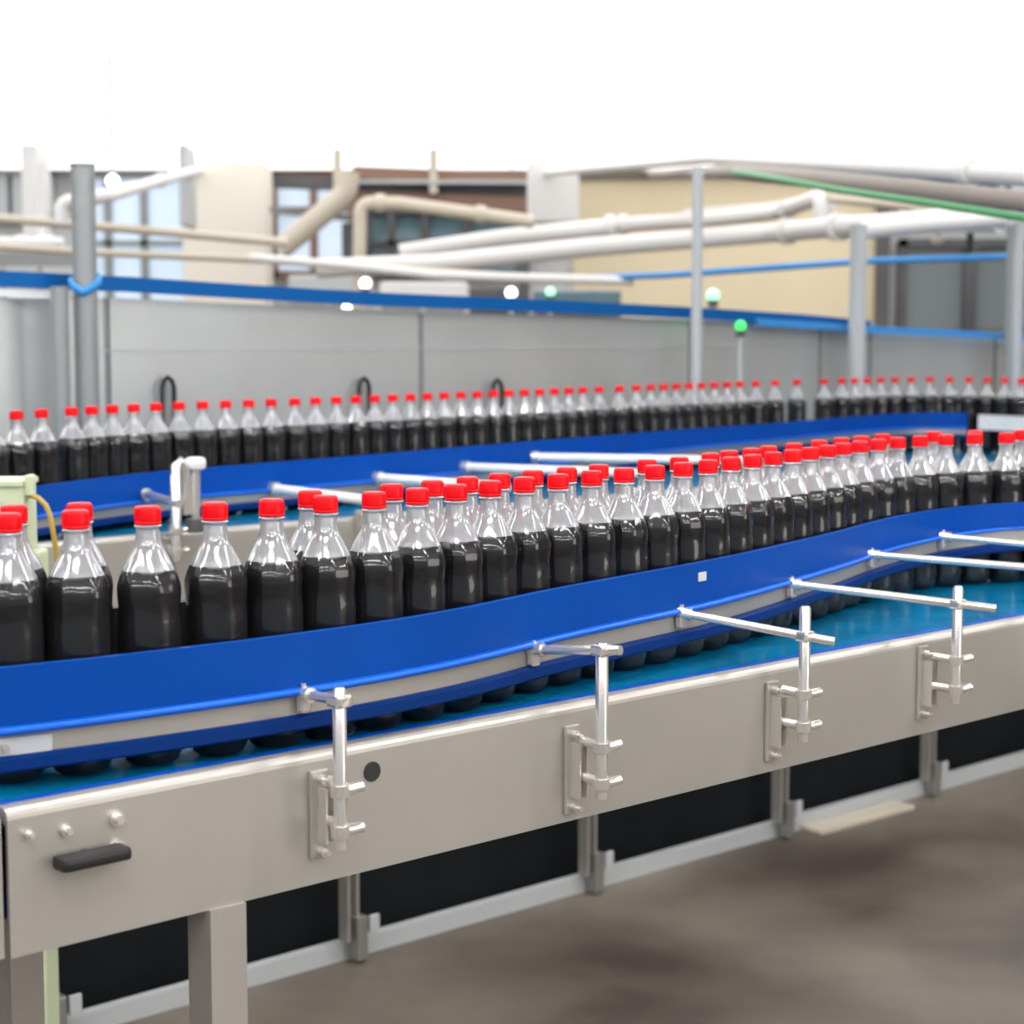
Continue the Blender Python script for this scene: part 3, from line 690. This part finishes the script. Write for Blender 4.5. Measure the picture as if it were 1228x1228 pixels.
def post(name, px, Y, wpx, ytop, m, label, box=False, ybot=None):
    t = ond(px, ytop, Y); r = wpx/F*Y/2
    rt = empty(name, (t.x, Y, 0 if ybot is None else ond(px, ybot, Y).z), label, 'post')
    z0 = 0 if ybot is None else ond(px, ybot, Y).z
    MB().tube([(t.x, Y, z0), (t.x, Y, t.z)], r, n=24).build('shaft', M[m], rt)
    MB().tube([(t.x, Y, t.z), (t.x, Y, t.z+.008)], r*1.08, n=24).build('end_cap', M[m], rt)
    if ybot is None: MB().bbox((t.x, Y, .006), (r*3.4, r*3.4, .012), .003).build('base_plate', M[m], rt)
    return rt, t, r
P1, t, r = post('guard_post', 99, 5.49, 28, 200, 'post', 'thick grey upright post at left in front of the steel fence')
# cyan tie wound on the post
tie = []
for k in range(15):
    aa = -math.pi*.95+k/14*math.pi*1.1; zz = ond(95, 352, 5.49).z+.05*abs(k-6)/8
    tie.append(Vector((t.x+math.cos(aa)*(r+.006), 5.49+math.sin(aa)*(r+.006), zz)))
MB().tube(tie, .009, n=10, flat=1.6).build('cable_tie', M['skyblue'], label='bright blue tie looped round the thick grey post', cat='tie')
post('guard_post', 71, 5.43, 20, 347, 'post', 'short grey post beside the thick upright post at left')
post('guard_post', 837, 7.31, 13, 203, 'paint', 'slim grey post right of centre with dark cap')
P3, t, r = post('guard_post', 1030, 8.02, 20, 272, 'paint', 'light grey upright post under the thick white pipe at right')
pipe('handrail_pipe', [(1029, 277, 8.02), (1100, 270, 8.3), (1218, 262, 8.87)], .075, 'pipe', 'white horizontal tube joining the light grey post to the right edge post', flanges=[(1, .9)])
post('guard_post', 1222, 8.87, 17, 214, 'paint', 'light grey upright post at the right edge of the photo')
post('guard_post', 1212, 8.79, 7, 262, 'post', 'thin grey upright post just left of the right edge post')

# signal lamps and sparkling fittings
def lamp(x, y, Y, rpx, m, label, hang=False, cat='signal lamp'):
    c = ond(x, y, Y); r = rpx/F*Y
    R = empty('signal_lamp', (c.x, Y, c.z-r*1.6), label, cat)
    MB().lathe([(-r, .001), (-r*.7, r*.7), (0, r), (r*.7, r*.7), (r, .001)], 20, c).build('lens', M[m], R)
    MB().tube([c-Vector((0, 0, r*1.8)), c-Vector((0, 0, r*.7))], r*.8).build('socket', M['darkbox'], R)
    e = Vector((c.x, c.y, CZ if hang else 0)); MB().tube([c+Vector((0, 0, r if hang else -r*1.7)), e], .009).build('stem', M['paint'], R)
lamp(855, 354, 9.0, 8, 'glow_mint', 'mint green glowing signal lamp in front of the cream wall')
lamp(888, 391, 7.45, 7, 'glow_green', 'bright green signal lamp in front of the steel fence')
lamp(438, 340, 9.0, 7, 'glow_white', 'round white lamp low at centre above the blue strip')
lamp(416, 369, 6.7, 6, 'glow_white', 'small white lamp just above the fence, left of centre')
lamp(135, 217, 9.5, 8, 'glow_white', 'round white lamp high at left between window and duct', True)
lamp(613, 351, 9.5, 7, 'glow_white', 'round pale lamp at centre behind the blue strip')
lamp(660, 350, 9.6, 6, 'glow_mint', 'mint lamp beside the round pale lamp at centre')
# valve under the right-hand pipe
c = ond(1125, 290, 9.4); V = empty('ball_valve', c, 'small round brass fitting below the thick white pipe at right', 'valve')
MB().lathe([(-.03, .002), (-.02, .028), (0, .035), (.02, .028), (.03, .002)], 20, c).build('valve_body', M['pipe_brown'], V)
MB().tube([c, c+Vector((0, 0, .09))], .010).build('stem', M['post'], V)
c = ond(1163, 296, 9.36); MB().tube([c+Vector((0, 0, .07)), c-Vector((0, 0, .03))], .018).build('hose_coupling', M['black'], label='short black coupling hanging from the white pipe at right', cat='coupling')

# machinery at the right beyond the near rail
MB().sweep(BRAILP2, [(0, EY-.332), (0, EY-.392), (-.02, EY-.392), (-.02, EY-.332)]).build('end_guard', M['white'], back, label='white end guard')
